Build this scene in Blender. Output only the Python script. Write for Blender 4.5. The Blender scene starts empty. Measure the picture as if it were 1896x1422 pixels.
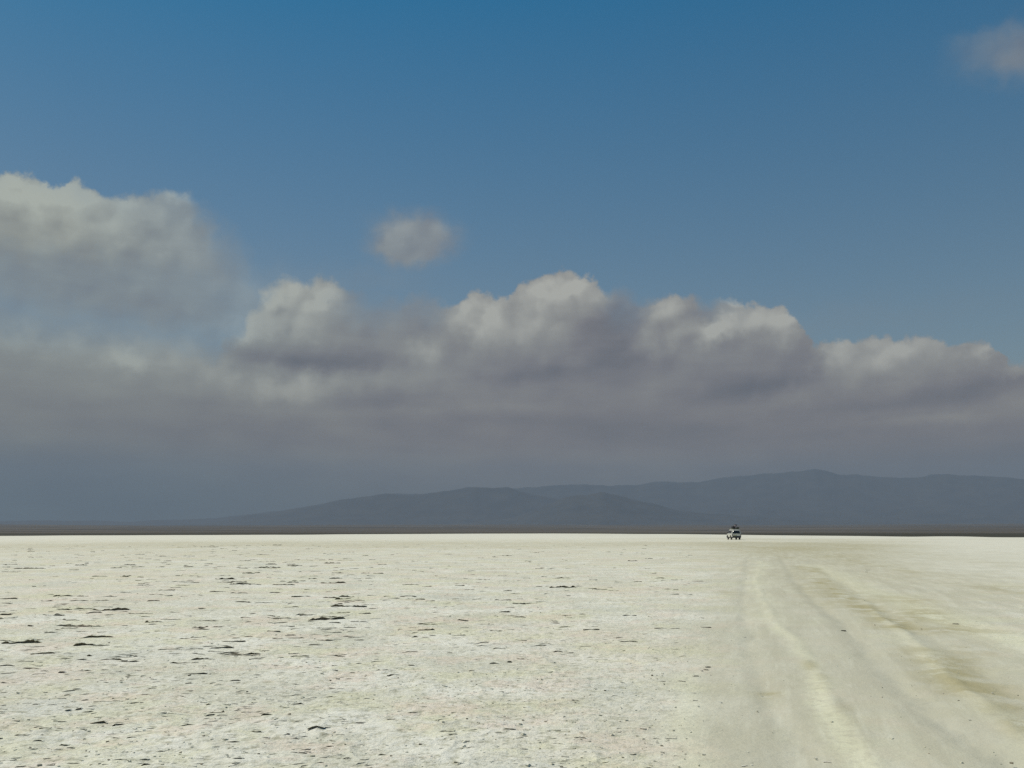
import bpy, bmesh, math, random
import numpy as np
from mathutils import Vector, Matrix

random.seed(7)
rng = np.random.default_rng(11)
R = math.radians
scene = bpy.context.scene
col = scene.collection

# ------------------------------------------------------------------ camera
F = 1642.0                     # focal length in pixels of the 1896 px wide photograph
CAM_H = 1.6
PITCH = math.atan((984 - 711) / F)
cam_d = bpy.data.cameras.new("camera")
cam = bpy.data.objects.new("camera", cam_d)
col.objects.link(cam)
cam.location = (0, 0, CAM_H)
cam.rotation_euler = (math.pi / 2 + PITCH, 0, 0)
cam_d.sensor_width = 36
cam_d.lens = 36 * F / 1896
cam_d.clip_start = 0.1
cam_d.clip_end = 200000
scene.camera = cam

scene.view_settings.view_transform = 'Standard'
scene.view_settings.look = 'None'
scene.view_settings.gamma = 1
scene.view_settings.exposure = 0.0
scene.cycles.max_bounces = 4
scene.cycles.diffuse_bounces = 2
scene.cycles.volume_bounces = 0
scene.cycles.use_denoising = False
scene.cycles.sample_clamp_indirect = 4

def px_dir(x, y):
    """world direction of a place seen in the photograph"""
    X = (x - 948) / F; Z = (711 - y) / F
    c, s = math.cos(PITCH), math.sin(PITCH)
    return Vector((X, c - s * Z, s + c * Z)).normalized()

def px_uv(x, y):
    d = px_dir(x, y)
    return math.atan2(d.x, d.y) * F, math.asin(d.z) * F

def ground(x, y):
    d = px_dir(x, y)
    t = CAM_H / -d.z
    return d.x * t, d.y * t

# ------------------------------------------------------------------ sun and sky
SUN_EL, SUN_AZ = R(56), R(-62)          # azimuth measured clockwise from +Y (the view heading)
sd = Vector((math.sin(SUN_AZ) * math.cos(SUN_EL), math.cos(SUN_AZ) * math.cos(SUN_EL), math.sin(SUN_EL)))
sun_d = bpy.data.lights.new("sun", 'SUN')
sun_d.energy = 4.0
sun_d.angle = R(0.53)
sun_d.color = (1.0, 0.925, 0.80)
sun = bpy.data.objects.new("sun", sun_d)
sun.rotation_euler = sd.to_track_quat('Z', 'Y').to_euler()
col.objects.link(sun)

world = bpy.data.worlds.new("World")
scene.world = world
world.use_nodes = True
world.cycles.sampling_method = 'NONE'
WS = 0.10

class G:
    """small node-graph writer"""
    def __init__(s, nt):
        s.nt = nt
    def n(s, t, **kw):
        nd = s.nt.nodes.new(t)
        for k, v in kw.items():
            setattr(nd, k, v)
        return nd
    def put(s, sock, v):
        if hasattr(v, 'is_linked') or isinstance(v, bpy.types.NodeSocket):
            s.nt.links.new(v, sock)
        elif v is not None:
            sock.default_value = v
    def m(s, op, a, b=None, c=None, clamp=False):
        nd = s.n('ShaderNodeMath', operation=op, use_clamp=clamp)
        s.put(nd.inputs[0], a)
        if b is not None: s.put(nd.inputs[1], b)
        if c is not None: s.put(nd.inputs[2], c)
        return nd.outputs[0]
    def v(s, op, a, b=None, c=None):
        nd = s.n('ShaderNodeVectorMath', operation=op)
        s.put(nd.inputs[0], a)
        if b is not None: s.put(nd.inputs[1], b)
        if c is not None: s.put(nd.inputs[2], c)
        return nd.outputs[1] if op in ('DOT_PRODUCT', 'LENGTH', 'DISTANCE') else nd.outputs[0]
    def scale(s, a, f):
        nd = s.n('ShaderNodeVectorMath', operation='SCALE')
        s.put(nd.inputs[0], a); s.put(nd.inputs[3], f)
        return nd.outputs[0]
    def sep(s, a):
        nd = s.n('ShaderNodeSeparateXYZ'); s.put(nd.inputs[0], a); return nd.outputs
    def comb(s, x, y, z=0.0):
        nd = s.n('ShaderNodeCombineXYZ')
        for i, q in enumerate((x, y, z)): s.put(nd.inputs[i], q)
        return nd.outputs[0]
    def noise(s, vec, scale, detail=4, rough=0.55, dist=0.0, color=False, dim='3D'):
        nd = s.n('ShaderNodeTexNoise', noise_dimensions=dim)
        s.put(nd.inputs['Vector'], vec)
        nd.inputs['Scale'].default_value = scale
        nd.inputs['Detail'].default_value = detail
        nd.inputs['Roughness'].default_value = rough
        nd.inputs['Distortion'].default_value = dist
        return nd.outputs['Color'] if color else nd.outputs[0]
    def voro(s, vec, scale, feat='F1', smooth=0.6):
        nd = s.n('ShaderNodeTexVoronoi', feature=feat)
        s.put(nd.inputs['Vector'], vec)
        nd.inputs['Scale'].default_value = scale
        if feat == 'SMOOTH_F1': nd.inputs['Smoothness'].default_value = smooth
        return nd.outputs['Distance']
    def rng(s, v, a, b, c=0.0, d=1.0, smooth=True):
        nd = s.n('ShaderNodeMapRange', interpolation_type='SMOOTHSTEP' if smooth else 'LINEAR')
        for i, q in enumerate((v, a, b, c, d)): s.put(nd.inputs[i], q)
        return nd.outputs[0]
    def mix(s, f, a, b, mode='MIX'):
        nd = s.n('ShaderNodeMix', data_type='RGBA', blend_type=mode)
        s.put(nd.inputs[0], f)
        for i, q in ((6, a), (7, b)):
            if isinstance(q, (tuple, list)) and len(q) == 3: q = (*q, 1)
            s.put(nd.inputs[i], q)
        return nd.outputs[2]
    def ramp(s, f, stops):
        nd = s.n('ShaderNodeValToRGB'); s.put(nd.inputs[0], f)
        e = nd.color_ramp.elements
        while len(e) < len(stops): e.new(0.5)
        for k, (p, c) in enumerate(stops):
            e[k].position = p; e[k].color = (*c, 1)
        return nd.outputs[0]
    def curve(s, f, pts):
        nd = s.n('ShaderNodeFloatCurve'); s.put(nd.inputs[1], f)
        c = nd.mapping.curves[0]
        while len(c.points) < len(pts): c.points.new(0.5, 0.5)
        for k, (x, y) in enumerate(pts): c.points[k].location = (x, y)
        nd.mapping.use_clip = False
        nd.mapping.update()
        return nd.outputs[0]

def build_world():
    nt = world.node_tree
    nt.nodes.clear()
    g = G(nt)
    out = g.n('ShaderNodeOutputWorld'); bg = g.n('ShaderNodeBackground')
    bg.inputs[1].default_value = WS
    nt.links.new(bg.outputs[0], out.inputs[0])
    sky = g.n('ShaderNodeTexSky', sky_type='NISHITA')
    sky.sun_disc = False
    sky.sun_elevation = SUN_EL
    sky.sun_rotation = SUN_AZ
    sky.altitude = 100; sky.air_density = 1.0; sky.dust_density = 0.5; sky.ozone_density = 2.5
    tc = g.n('ShaderNodeTexCoord').outputs['Generated']
    D = g.v('NORMALIZE', tc)
    sx, sy, sz = g.sep(D)
    U0 = g.m('MULTIPLY', g.m('ARCTAN2', sx, sy), F)
    V0 = g.m('MULTIPLY', g.m('ARCSINE', sz), F)
    P0 = g.comb(U0, V0)
    # domain warps (noise lives on the sphere of directions, so there is no seam)
    w1 = g.scale(g.v('SUBTRACT', g.noise(D, 15, 3, 0.55, color=True), (.5, .5, .5)), 95.0)
    w2 = g.scale(g.v('SUBTRACT', g.noise(D, 48, 5, 0.58, color=True), (.5, .5, .5)), 52.0)
    P1 = g.v('ADD', P0, w2)                        # crinkled
    P2 = g.v('ADD', g.v('ADD', P0, w1), w2)        # crinkled and wandering
    Us, Vs, _ = g.sep(P1)
    Vt = V0

    def hat(P, x, y, rx, ry, ang=0):
        u, v = px_uv(x, y)
        if ang:
            a = R(ang); ca, sa = math.cos(a), math.sin(a)
            q = g.v('SUBTRACT', P, (u, v, 0))
            d1 = g.v('DOT_PRODUCT', q, (ca / rx, sa / rx, 0)); d2 = g.v('DOT_PRODUCT', q, (-sa / ry, ca / ry, 0))
            r2 = g.m('ADD', g.m('MULTIPLY', d1, d1), g.m('MULTIPLY', d2, d2))
        else:
            q = g.v('MULTIPLY_ADD', P, (1 / rx, 1 / ry, 0), (-u / rx, -v / ry, 0))
            r2 = g.v('DOT_PRODUCT', q, q)
        return g.m('POWER', 0.36788, r2)

    def gsum(P, blobs, start=0.0):
        acc = start
        for b in blobs:
            acc = g.m('MULTIPLY_ADD', hat(P, *b[:4], *(b[5:6])), b[4], acc)
        return acc

    def skyline(pts, U):
        q = [px_uv(x, y) for x, y in pts]
        q = [(min(max((u + 1100) / 2200, 0), 1), v / 1000) for u, v in q]
        q[0] = (0.0, q[0][1]); q[-1] = (1.0, q[-1][1])
        return g.m('MULTIPLY', g.curve(g.m('MULTIPLY_ADD', U, 1 / 2200, 0.5, clamp=True), q), 1000.0)

    # main cumulus bank
    bank = [(-60, 505), (90, 512), (200, 528), (290, 552), (350, 585), (405, 622), (430, 600), (455, 588), (470, 550),
            (500, 522), (535, 505), (570, 514), (615, 508), (645, 528), (690, 545), (735, 550), (765, 538), (800, 545), (838, 562), (865, 545), (905, 541),
            (940, 550), (965, 528), (1005, 512), (1048, 498), (1090, 510), (1117, 535), (1150, 532), (1190, 552), (1235, 543), (1275, 547),
            (1310, 560), (1355, 548), (1400, 566), (1455, 577), (1490, 602), (1515, 632), (1545, 626), (1580, 632), (1620, 624), (1700, 618),
            (1745, 628), (1780, 636), (1810, 626), (1840, 640), (1860, 664), (1900, 672), (1960, 690)]
    T = skyline(bank, Us)
    d = g.m('SUBTRACT', T, Vs)
    soft = gsum(P0, [(60, 570, 290, 130, 200.0), (700, 545, 50, 50, 45.0), (1170, 540, 45, 40, 30.0), (790, 545, 40, 30, 30.0), (1320, 560, 40, 20, 20.0)], 9.0)
    A1 = g.rng(d, g.m('MULTIPLY', soft, -0.35), g.m('MULTIPLY', soft, 1.0))
    thin = gsum(P1, [(110, 560, 300, 50, -0.15), (690, 560, 60, 45, -0.50), (790, 560, 40, 40, -0.40), (1160, 560, 35, 45, -0.35),
                     (300, 600, 120, 40, -0.30), (1330, 575, 45, 15, -0.2)], 0.97)
    A1 = g.m('MULTIPLY', A1, g.m('MAXIMUM', thin, 0.0), clamp=True)
    # cloud at upper left
    lt = [(-60, 316), (0, 321), (45, 320), (80, 332), (105, 342), (135, 329), (160, 338), (185, 356), (225, 357), (265, 351), (300, 354), (335, 348), (362, 360),
          (390, 380), (420, 396), (460, 440), (520, 560), (620, 800)]
    T2 = skyline(lt, Us)
    d2 = g.m('SUBTRACT', T2, Vs)
    A2 = g.rng(d2, -4.0, g.m('ADD', gsum(P0, [(480, 500, 130, 110, 150.0), (230, 360, 40, 20, 8.0)], 8.0), 0.0))
    vb = px_uv(100, 585)[1]; vb2 = px_uv(100, 440)[1]
    A2 = g.m('MULTIPLY', A2, g.rng(g.sep(P2)[1], vb, vb2))
    A2 = g.m('MULTIPLY', A2, gsum(P1, [(100, 420, 300, 110, 0.40), (20, 380, 120, 90, 0.2)], 0.50), clamp=True)
    # loose puffs
    A3 = g.m('MULTIPLY', gsum(P1, [(768, 438, 88, 46, 1.2), (738, 470, 50, 26, 0.6), (1850, 100, 100, 46, 0.55), (1910, 110, 50, 60, 0.35), (1800, 70, 50, 16, .15), (620, 382, 60, 20, 0.15)], -0.13), 0.85, clamp=True)
    A3 = g.rng(A3, 0.0, 0.8, 0.0, 0.72)
    A4 = gsum(P2, [(90, 540, 360, 75, .62), (330, 590, 140, 50, .25), (1500, 600, 300, 30, .10), (700, 520, 120, 30, .12)], 0.0)
    A1 = g.m('MAXIMUM', A1, A4)
    inv = g.m('MULTIPLY', g.m('MULTIPLY', g.m('SUBTRACT', 1.0, A1), g.m('SUBTRACT', 1.0, A2)), g.m('SUBTRACT', 1.0, A3))
    A = g.m('SUBTRACT', 1.0, inv, clamp=True)

    # how bright the cloud is
    lit = [  # x, y, rx, ry, weight (, tilt)
        (535, 545, 66, 38, .40), (490, 600, 46, 34, .30), (440, 618, 40, 20, .30), (600, 545, 34, 30, .24), (555, 610, 50, 30, .14),
        (880, 590, 48, 44, .42), (915, 570, 24, 24, .14), (1040, 545, 62, 36, .44), (985, 545, 36, 24, .20), (960, 610, 66, 26, .20), (1085, 540, 24, 26, .16),
        (1010, 590, 40, 26, .12), (1230, 565, 44, 26, .26), (1215, 620, 40, 34, .16), (1360, 556, 30, 8, .32, -12), (1330, 608, 50, 20, .38, 10), (1390, 590, 40, 26, .24),
        (1450, 595, 34, 24, .32), (1440, 630, 30, 20, .16), (1552, 648, 32, 26, .46), (1630, 645, 44, 26, .28), (1700, 640, 50, 24, .30),
        (1690, 680, 90, 30, .13), (1812, 644, 28, 18, .40), (1885, 682, 34, 14, .26), (545, 722, 66, 28, .36), (470, 720, 60, 26, .08), (700, 700, 110, 22, .10),
        (785, 650, 30, 24, .24), (245, 662, 30, 20, .30), (310, 640, 60, 34, .10), (330, 680, 100, 30, .05), (420, 690, 60, 30, .07),
        (1490, 715, 90, 20, .10, 24), (1570, 700, 90, 24, .12, 10), (1700, 780, 120, 12, .06), (1785, 772, 26, 10, .06), (800, 770, 40, 14, .06),
        (890, 720, 100, 20, .05), (720, 770, 60, 14, .04), (20, 625, 60, 22, .16), (120, 640, 50, 20, .10), (330, 625, 60, 24, .12), (400, 690, 50, 22, .10), (150, 720, 60, 18, .06),
        # the upper left cloud and puffs
        (30, 345, 80, 20, .34), (130, 350, 50, 22, .32), (335, 366, 36, 12, .32), (215, 375, 60, 16, .16), (120, 385, 200, 26, .16), (200, 430, 220, 34, .13), (300, 440, 60, 26, .06),
        (755, 425, 70, 36, .20), (1862, 95, 80, 50, .02),
        (1250, 590, 30, 40, .16), (640, 700, 60, 16, .10), (180, 650, 60, 30, .10),
    ]
    under = [
        (620, 668, 120, 20, -.26), (545, 672, 60, 10, -.10), (1115, 612, 55, 44, -.20), (1010, 690, 160, 18, -.20, 6), (1130, 660, 70, 26, -.08), (700, 600, 70, 40, -.05),
        (1290, 690, 90, 26, -.08), (1390, 722, 150, 20, -.24, 6), (1500, 672, 60, 22, -.14, 25), (1800, 722, 120, 22, -.19, 10), (1650, 748, 120, 12, -.12, 4),
        (1250, 800, 260, 24, -.16), (900, 778, 200, 12, -.09), (1300, 578, 44, 12, -.12), (1500, 806, 160, 9, -.08, 3), (700, 742, 130, 12, -.10), (300, 790, 180, 14, -.07),
        (350, 740, 90, 10, -.05), (505, 577, 10, 8, -.10), (1700, 850, 260, 22, -.06), (1160, 575, 36, 40, -.06), (900, 850, 500, 30, .04),
        (180, 670, 260, 80, .11), (1750, 776, 110, 8, .10), (1885, 742, 26, 18, .14), (1600, 765, 100, 8, .06), (1480, 700, 40, 10, .05, 24), (820, 745, 60, 14, .08),
        (1000, 750, 200, 12, .05), (560, 760, 160, 12, .05), (1100, 850, 300, 14, .03), (100, 900, 300, 50, -.08), (1600, 880, 300, 20, -.05),
    ]
    P3 = g.v('ADD', P0, g.scale(g.v('MULTIPLY', w1, (1.0, .35, 0)), .8))
    P3 = g.v('ADD', P3, g.v('MULTIPLY', w2, (.6, .22, 0)))
    B = gsum(P1, lit, 0.0)
    # small billows: cells of the warped field read brighter towards the sun
    DW = g.v('ADD', D, g.scale(w2, .35 / F))
    off = (-0.008, 0, 0.009); off2 = (-.0035, 0, .0040)
    n1 = g.noise(DW, 24, 2.5, 0.5); n2 = g.noise(g.v('ADD', DW, off), 24, 2.5, 0.5)
    relief = g.m('SUBTRACT', n1, n2)
    v1 = g.voro(DW, 34, 'SMOOTH_F1', .8); v2 = g.voro(g.v('ADD', DW, off2), 34, 'SMOOTH_F1', .8)
    rel2 = g.m('SUBTRACT', v2, v1)
    rel = g.m('ADD', g.m('MULTIPLY', relief, 0.9), g.m('MULTIPLY', rel2, 1.15))
    relw = g.m('MULTIPLY', g.m('MULTIPLY_ADD', g.m('MAXIMUM', B, 0.0), 2.0, 0.22), g.rng(V0, 190.0, 360.0, .12, 1.0))
    B = g.m('MULTIPLY_ADD', rel, relw, B)
    B = g.m('ADD', B, g.m('MULTIPLY', gsum(P3, under, 0.0), .78))
    mass = g.m('SUBTRACT', g.noise(g.v('MULTIPLY', g.v('ADD', D, g.scale(w2, .3 / F)), (1, 1, 1.9)), 11, 4, 0.5), 0.5)
    B = g.m('MULTIPLY_ADD', mass, .30, B)
    wisps = g.m('SUBTRACT', g.noise(g.v('MULTIPLY', D, (1, 1, 5.5)), 9, 6, 0.6, 0.0), 0.5)
    B = g.m('MULTIPLY_ADD', wisps, 0.20, B)
    lo, hi = px_uv(948, 930)[1], px_uv(948, 520)[1]
    base = g.rng(V0, lo, hi, 0.28, 0.42, smooth=False)
    base = g.m('ADD', base, gsum(P0, [(0, 500, 500, 300, .07), (1896, 900, 500, 120, -.03)], 0.0))
    B = g.m('ADD', B, base, clamp=True)
    k = 1 / WS
    def c8(r, gg, b):
        f = lambda q: ((q / 255 + .055) / 1.055) ** 2.4 * k
        return (f(r), f(gg), f(b))
    cc = g.ramp(B, [(0.0, (.085, .082, .10)), (0.14, (.135, .130, .150)), (0.30, (.205, .195, .210)), (0.52, (.305, .305, .295)), (0.85, (.48, .485, .45))])
    tint = g.mix(g.rng(U0, -900.0, 100.0, 0.45, 0.0), (1, 1, 1), (0.86, 1.03, 1.0))
    cc = g.mix(1.0, g.scale(cc, k), tint, 'MULTIPLY')
    cc = g.mix(1.0, cc, g.mix(gsum(P0, [(80, 940, 420, 90, 1.0), (1800, 930, 420, 50, .3)], 0.0), (1, 1, 1), (.62, .84, .95)), 'MULTIPLY')
    cc = g.mix(1.0, cc, g.mix(g.rng(V0, 60.0, 330.0), (1.24, 1.02, .80), (1.05, 1.03, .98)), 'MULTIPLY')
    cc = g.mix(1.0, cc, g.mix(g.rng(V0, 40.0, 170.0), (.66, .88, 1.02), (1, 1, 1)), 'MULTIPLY')
    # clear sky: physical sky, a little deeper and greener towards the top as the phone saw it
    sk = g.mix(1.0, sky.outputs[0], g.mix(g.rng(V0, 150.0, 1000.0, smooth=False), (0.94, 0.71, 0.545), (0.0, 0.56, 0.69)), 'MULTIPLY')
    sk = g.mix(1.0, sk, g.mix(g.rng(U0, -800.0, 850.0, smooth=False), (.86, .95, .98), (1.02, 1.18, 1.19)), 'MULTIPLY')
    res = g.mix(A, sk, cc)
    nt.links.new(res, bg.inputs[0])
build_world()

# ------------------------------------------------------------------ helpers
def tag(o, label=None, cat=None, group=None, kind=None):
    if label: o['label'] = label
    if cat: o['category'] = cat
    if group: o['group'] = group
    if kind: o['kind'] = kind
    return o

def mesh_obj(name, verts, faces, mats, parent=None, smooth=True, mat_idx=None):
    me = bpy.data.meshes.new(name)
    me.from_pydata(verts, [], faces)
    for m in (mats if isinstance(mats, (list, tuple)) else [mats]): me.materials.append(m)
    if mat_idx is not None: me.polygons.foreach_set('material_index', mat_idx)
    me.polygons.foreach_set('use_smooth', [smooth] * len(me.polygons))
    me.update()
    o = bpy.data.objects.new(name, me)
    col.objects.link(o)
    if parent: o.parent = parent
    return o

def np_mesh(name, co, quads, mats, smooth=True, mat_idx=None, attrs=None):
    me = bpy.data.meshes.new(name)
    nv, nf = len(co), len(quads)
    me.vertices.add(nv); me.vertices.foreach_set('co', np.ascontiguousarray(co, dtype=np.float32).ravel())
    me.loops.add(nf * 4); me.loops.foreach_set('vertex_index', np.ascontiguousarray(quads, dtype=np.int32).ravel())
    me.polygons.add(nf); me.polygons.foreach_set('loop_start', np.arange(nf, dtype=np.int32) * 4)
    for m in mats: me.materials.append(m)
    if mat_idx is not None: me.polygons.foreach_set('material_index', mat_idx.astype(np.int32))
    me.polygons.foreach_set('use_smooth', np.full(nf, smooth))
    me.update(calc_edges=True); me.validate()
    for k, a in (attrs or {}).items():
        at = me.attributes.new(k, 'FLOAT', 'POINT'); at.data.foreach_set('value', a.astype(np.float32).ravel())
    o = bpy.data.objects.new(name, me); col.objects.link(o)
    return o

_perm = np.random.default_rng(5).integers(0, 1 << 30, 4096)
def vnoise(x, y, seed=0):
    xi = np.floor(x).astype(np.int64); yi = np.floor(y).astype(np.int64)
    fx = x - xi; fy = y - yi
    fx = fx * fx * fx * (fx * (fx * 6 - 15) + 10); fy = fy * fy * fy * (fy * (fy * 6 - 15) + 10)
    def h(a, b):
        return (_perm[(_perm[(a + seed * 131) & 4095] + b) & 4095] & 0xffff) / 65535.0
    return (h(xi, yi) * (1 - fx) + h(xi + 1, yi) * fx) * (1 - fy) + (h(xi, yi + 1) * (1 - fx) + h(xi + 1, yi + 1) * fx) * fy
def fbm(x, y, s, octv=4, seed=0, rough=0.5):
    a, t, n = 1.0, 0.0, 0.0
    for i in range(octv):
        t = t + a * vnoise(x / s + 17.3 * i, y / s - 9.1 * i, seed + i); n += a; a *= rough; s = s / 2.03
    return t / n - 0.5

def new_mat(name):
    m = bpy.data.materials.new(name); m.use_nodes = True
    nt = m.node_tree; bsdf = nt.nodes['Principled BSDF']
    return m, G(nt), bsdf

def simple_mat(name, colr, rough=0.6, var=0.12, scale=6.0, metal=0.0, bump=0.0, coat=0.0):
    m, g, b = new_mat(name)
    tc = g.n('ShaderNodeTexCoord').outputs['Object']
    n = g.noise(tc, scale, 5, 0.6)
    lo = tuple(c * (1 - var) for c in colr); hi = tuple(min(1, c * (1 + var)) for c in colr)
    g.put(b.inputs['Base Color'], g.mix(g.rng(n, .3, .7), lo, hi))
    b.inputs['Roughness'].default_value = rough; b.inputs['Metallic'].default_value = metal
    b.inputs['Coat Weight'].default_value = coat
    if bump:
        bn = g.n('ShaderNodeBump'); bn.inputs['Distance'].default_value = bump
        g.put(bn.inputs['Height'], n); g.put(b.inputs['Normal'], bn.outputs[0])
    return m

# ------------------------------------------------------------------ salt material
def salt_material():
    m, g, b = new_mat('salt crust')
    geo = g.n('ShaderNodeNewGeometry').outputs['Position']
    def at(nm):
        a = g.n('ShaderNodeAttribute'); a.attribute_name = nm; return a.outputs['Fac']
    track, pale, grey, ochre, white = at('track'), at('pale'), at('grey'), at('ochre'), at('white')
    big = g.noise(geo, 0.11, 4, 0.6); mid = g.noise(geo, 0.5, 9, 0.70); fine = g.noise(geo, 9.0, 6, 0.68)
    c = g.mix(g.rng(mid, .36, .62), (.63, .615, .485), (.82, .805, .70))
    c = g.mix(g.m('MULTIPLY', g.rng(big, .46, .62), .40), c, (.68, .60, .46))                     # warm patches
    c = g.mix(g.m('MULTIPLY', g.rng(g.noise(geo, .45, 9, .72), .49, .59), .62), c, (.70, .685, .46)) # yellow-green mineral
    c = g.mix(g.m('MULTIPLY', g.rng(g.noise(geo, .8, 9, .74), .50, .60), .50), c, (.76, .62, .50))  # pinkish mineral
    c = g.mix(g.m('MULTIPLY', g.rng(g.noise(geo, .30, 9, .75), .51, .63), .45), c, (.53, .55, .49))  # damp grey
    # grain
    rough_zone = g.m('SUBTRACT', 1.0, g.m('MULTIPLY', track, .75))
    gr = g.m('MULTIPLY', g.rng(fine, .50, .34, 0.0, 1.0), g.m('MULTIPLY', rough_zone, .80))
    c = g.mix(gr, c, (.38, .37, .26))
    f2 = g.noise(geo, 24.0, 4, .7)
    c = g.mix(g.m('MULTIPLY', g.rng(f2, .50, .34), g.m('MULTIPLY', rough_zone, .55)), c, (.44, .43, .33))
    c = g.mix(g.m('MULTIPLY', g.rng(f2, .52, .66), g.m('MULTIPLY', rough_zone, .5)), c, (.84, .82, .70))
    gr2 = g.m('MULTIPLY', g.rng(fine, .54, .70), g.m('MULTIPLY', rough_zone, .60))
    c = g.mix(gr2, c, (.82, .81, .71))
    sp = g.m('MULTIPLY', g.rng(g.noise(geo, 5.2, 5, .80), .63, .67), g.m('MULTIPLY', rough_zone, .65))
    c = g.mix(sp, c, (.22, .20, .14))                                                            # crumbs of mud
    # driven strip: long streaks along the wheel tracks
    th = -math.atan(482 / F)
    x, y, z = g.sep(geo)
    al = g.m('ADD', g.m('MULTIPLY', x, -math.sin(th)), g.m('MULTIPLY', y, math.cos(th)))
    ac = g.m('SUBTRACT', g.m('MULTIPLY', x, math.cos(th)), g.m('MULTIPLY', y, -math.sin(th)))
    c = g.mix(g.m('MULTIPLY', track, .72), c, (.515, .495, .37))
    st = g.noise(g.comb(g.m('MULTIPLY', ac, 2.6), g.m('MULTIPLY', al, .22)), 1.0, 5, .62)
    st2 = g.noise(g.comb(g.m('MULTIPLY', ac, 9.0), g.m('MULTIPLY', al, .8)), 1.0, 4, .6)
    c = g.mix(g.m('MULTIPLY', track, g.rng(st, .62, .40, 0, .55)), c, (.44, .415, .305))
    c = g.mix(g.m('MULTIPLY', track, g.rng(st2, .50, .70, 0, .38)), c, (.70, .685, .55))
    c = g.mix(g.m('MULTIPLY', pale, g.rng(fine, .30, .58, .15, .85)), c, (.80, .79, .56))
    pat = g.rng(g.noise(geo, 1.3, 7, .72, .4), .36, .54)
    c = g.mix(g.m('MULTIPLY', grey, .75, clamp=True), c, (.50, .48, .37))
    c = g.mix(g.m('MULTIPLY', ochre, g.m('MULTIPLY', pat, .85), clamp=True), c, (.37, .325, .165))
    c = g.mix(g.m('MULTIPLY', white, g.rng(mid, .3, .6, .6, 1.0)), c, (.71, .69, .58))
    g.put(b.inputs['Base Color'], c)
    g.put(b.inputs['Roughness'], g.rng(mid, .3, .7, .75, .95))
    b.inputs['Specular IOR Level'].default_value = 0.25
    bn = g.n('ShaderNodeBump'); bn.inputs['Distance'].default_value = 0.05
    g.put(bn.inputs['Strength'], g.m('MULTIPLY_ADD', rough_zone, .70, .15))
    hgt = g.m('ADD', g.m('MULTIPLY', fine, .8), g.m('MULTIPLY', g.noise(geo, 38, 4, .6), .25))
    g.put(bn.inputs['Height'], hgt); g.put(b.inputs['Normal'], bn.outputs[0])
    return m
M_SALT = salt_material()
M_DARK = simple_mat('dark brown crust', (.21, .18, .125), .8, .4, 9.0)  # darker brown on the recessed lip faces and some crumbs

# ------------------------------------------------------------------ salt flat
def seg_dist(X, Y, pts):
    best = np.full(X.shape, 1e9)
    for (x0, y0), (x1, y1) in zip(pts[:-1], pts[1:]):
        dx, dy = x1 - x0, y1 - y0; L = dx * dx + dy * dy + 1e-9
        t = np.clip(((X - x0) * dx + (Y - y0) * dy) / L, 0, 1)
        best = np.minimum(best, np.hypot(X - x0 - t * dx, Y - y0 - t * dy))
    return best
def G8(pts): return [ground(*p) for p in pts]

def edge_radius(az):
    """distance at which the salt gives way to the dark plain"""
    pts = [(-1.6, 420), (-.9, 400), (-.55, 420), (-.42, 460), (-.27, 520), (-.1, 720), (0.0, 900), (.08, 860), (.16, 700), (.28, 470), (.42, 360), (.55, 330), (.9, 330), (1.6, 350), (3.2, 400)]
    pts = [(-3.2, 400)] + pts
    return np.interp(az, [p[0] for p in pts], [p[1] for p in pts])

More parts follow.
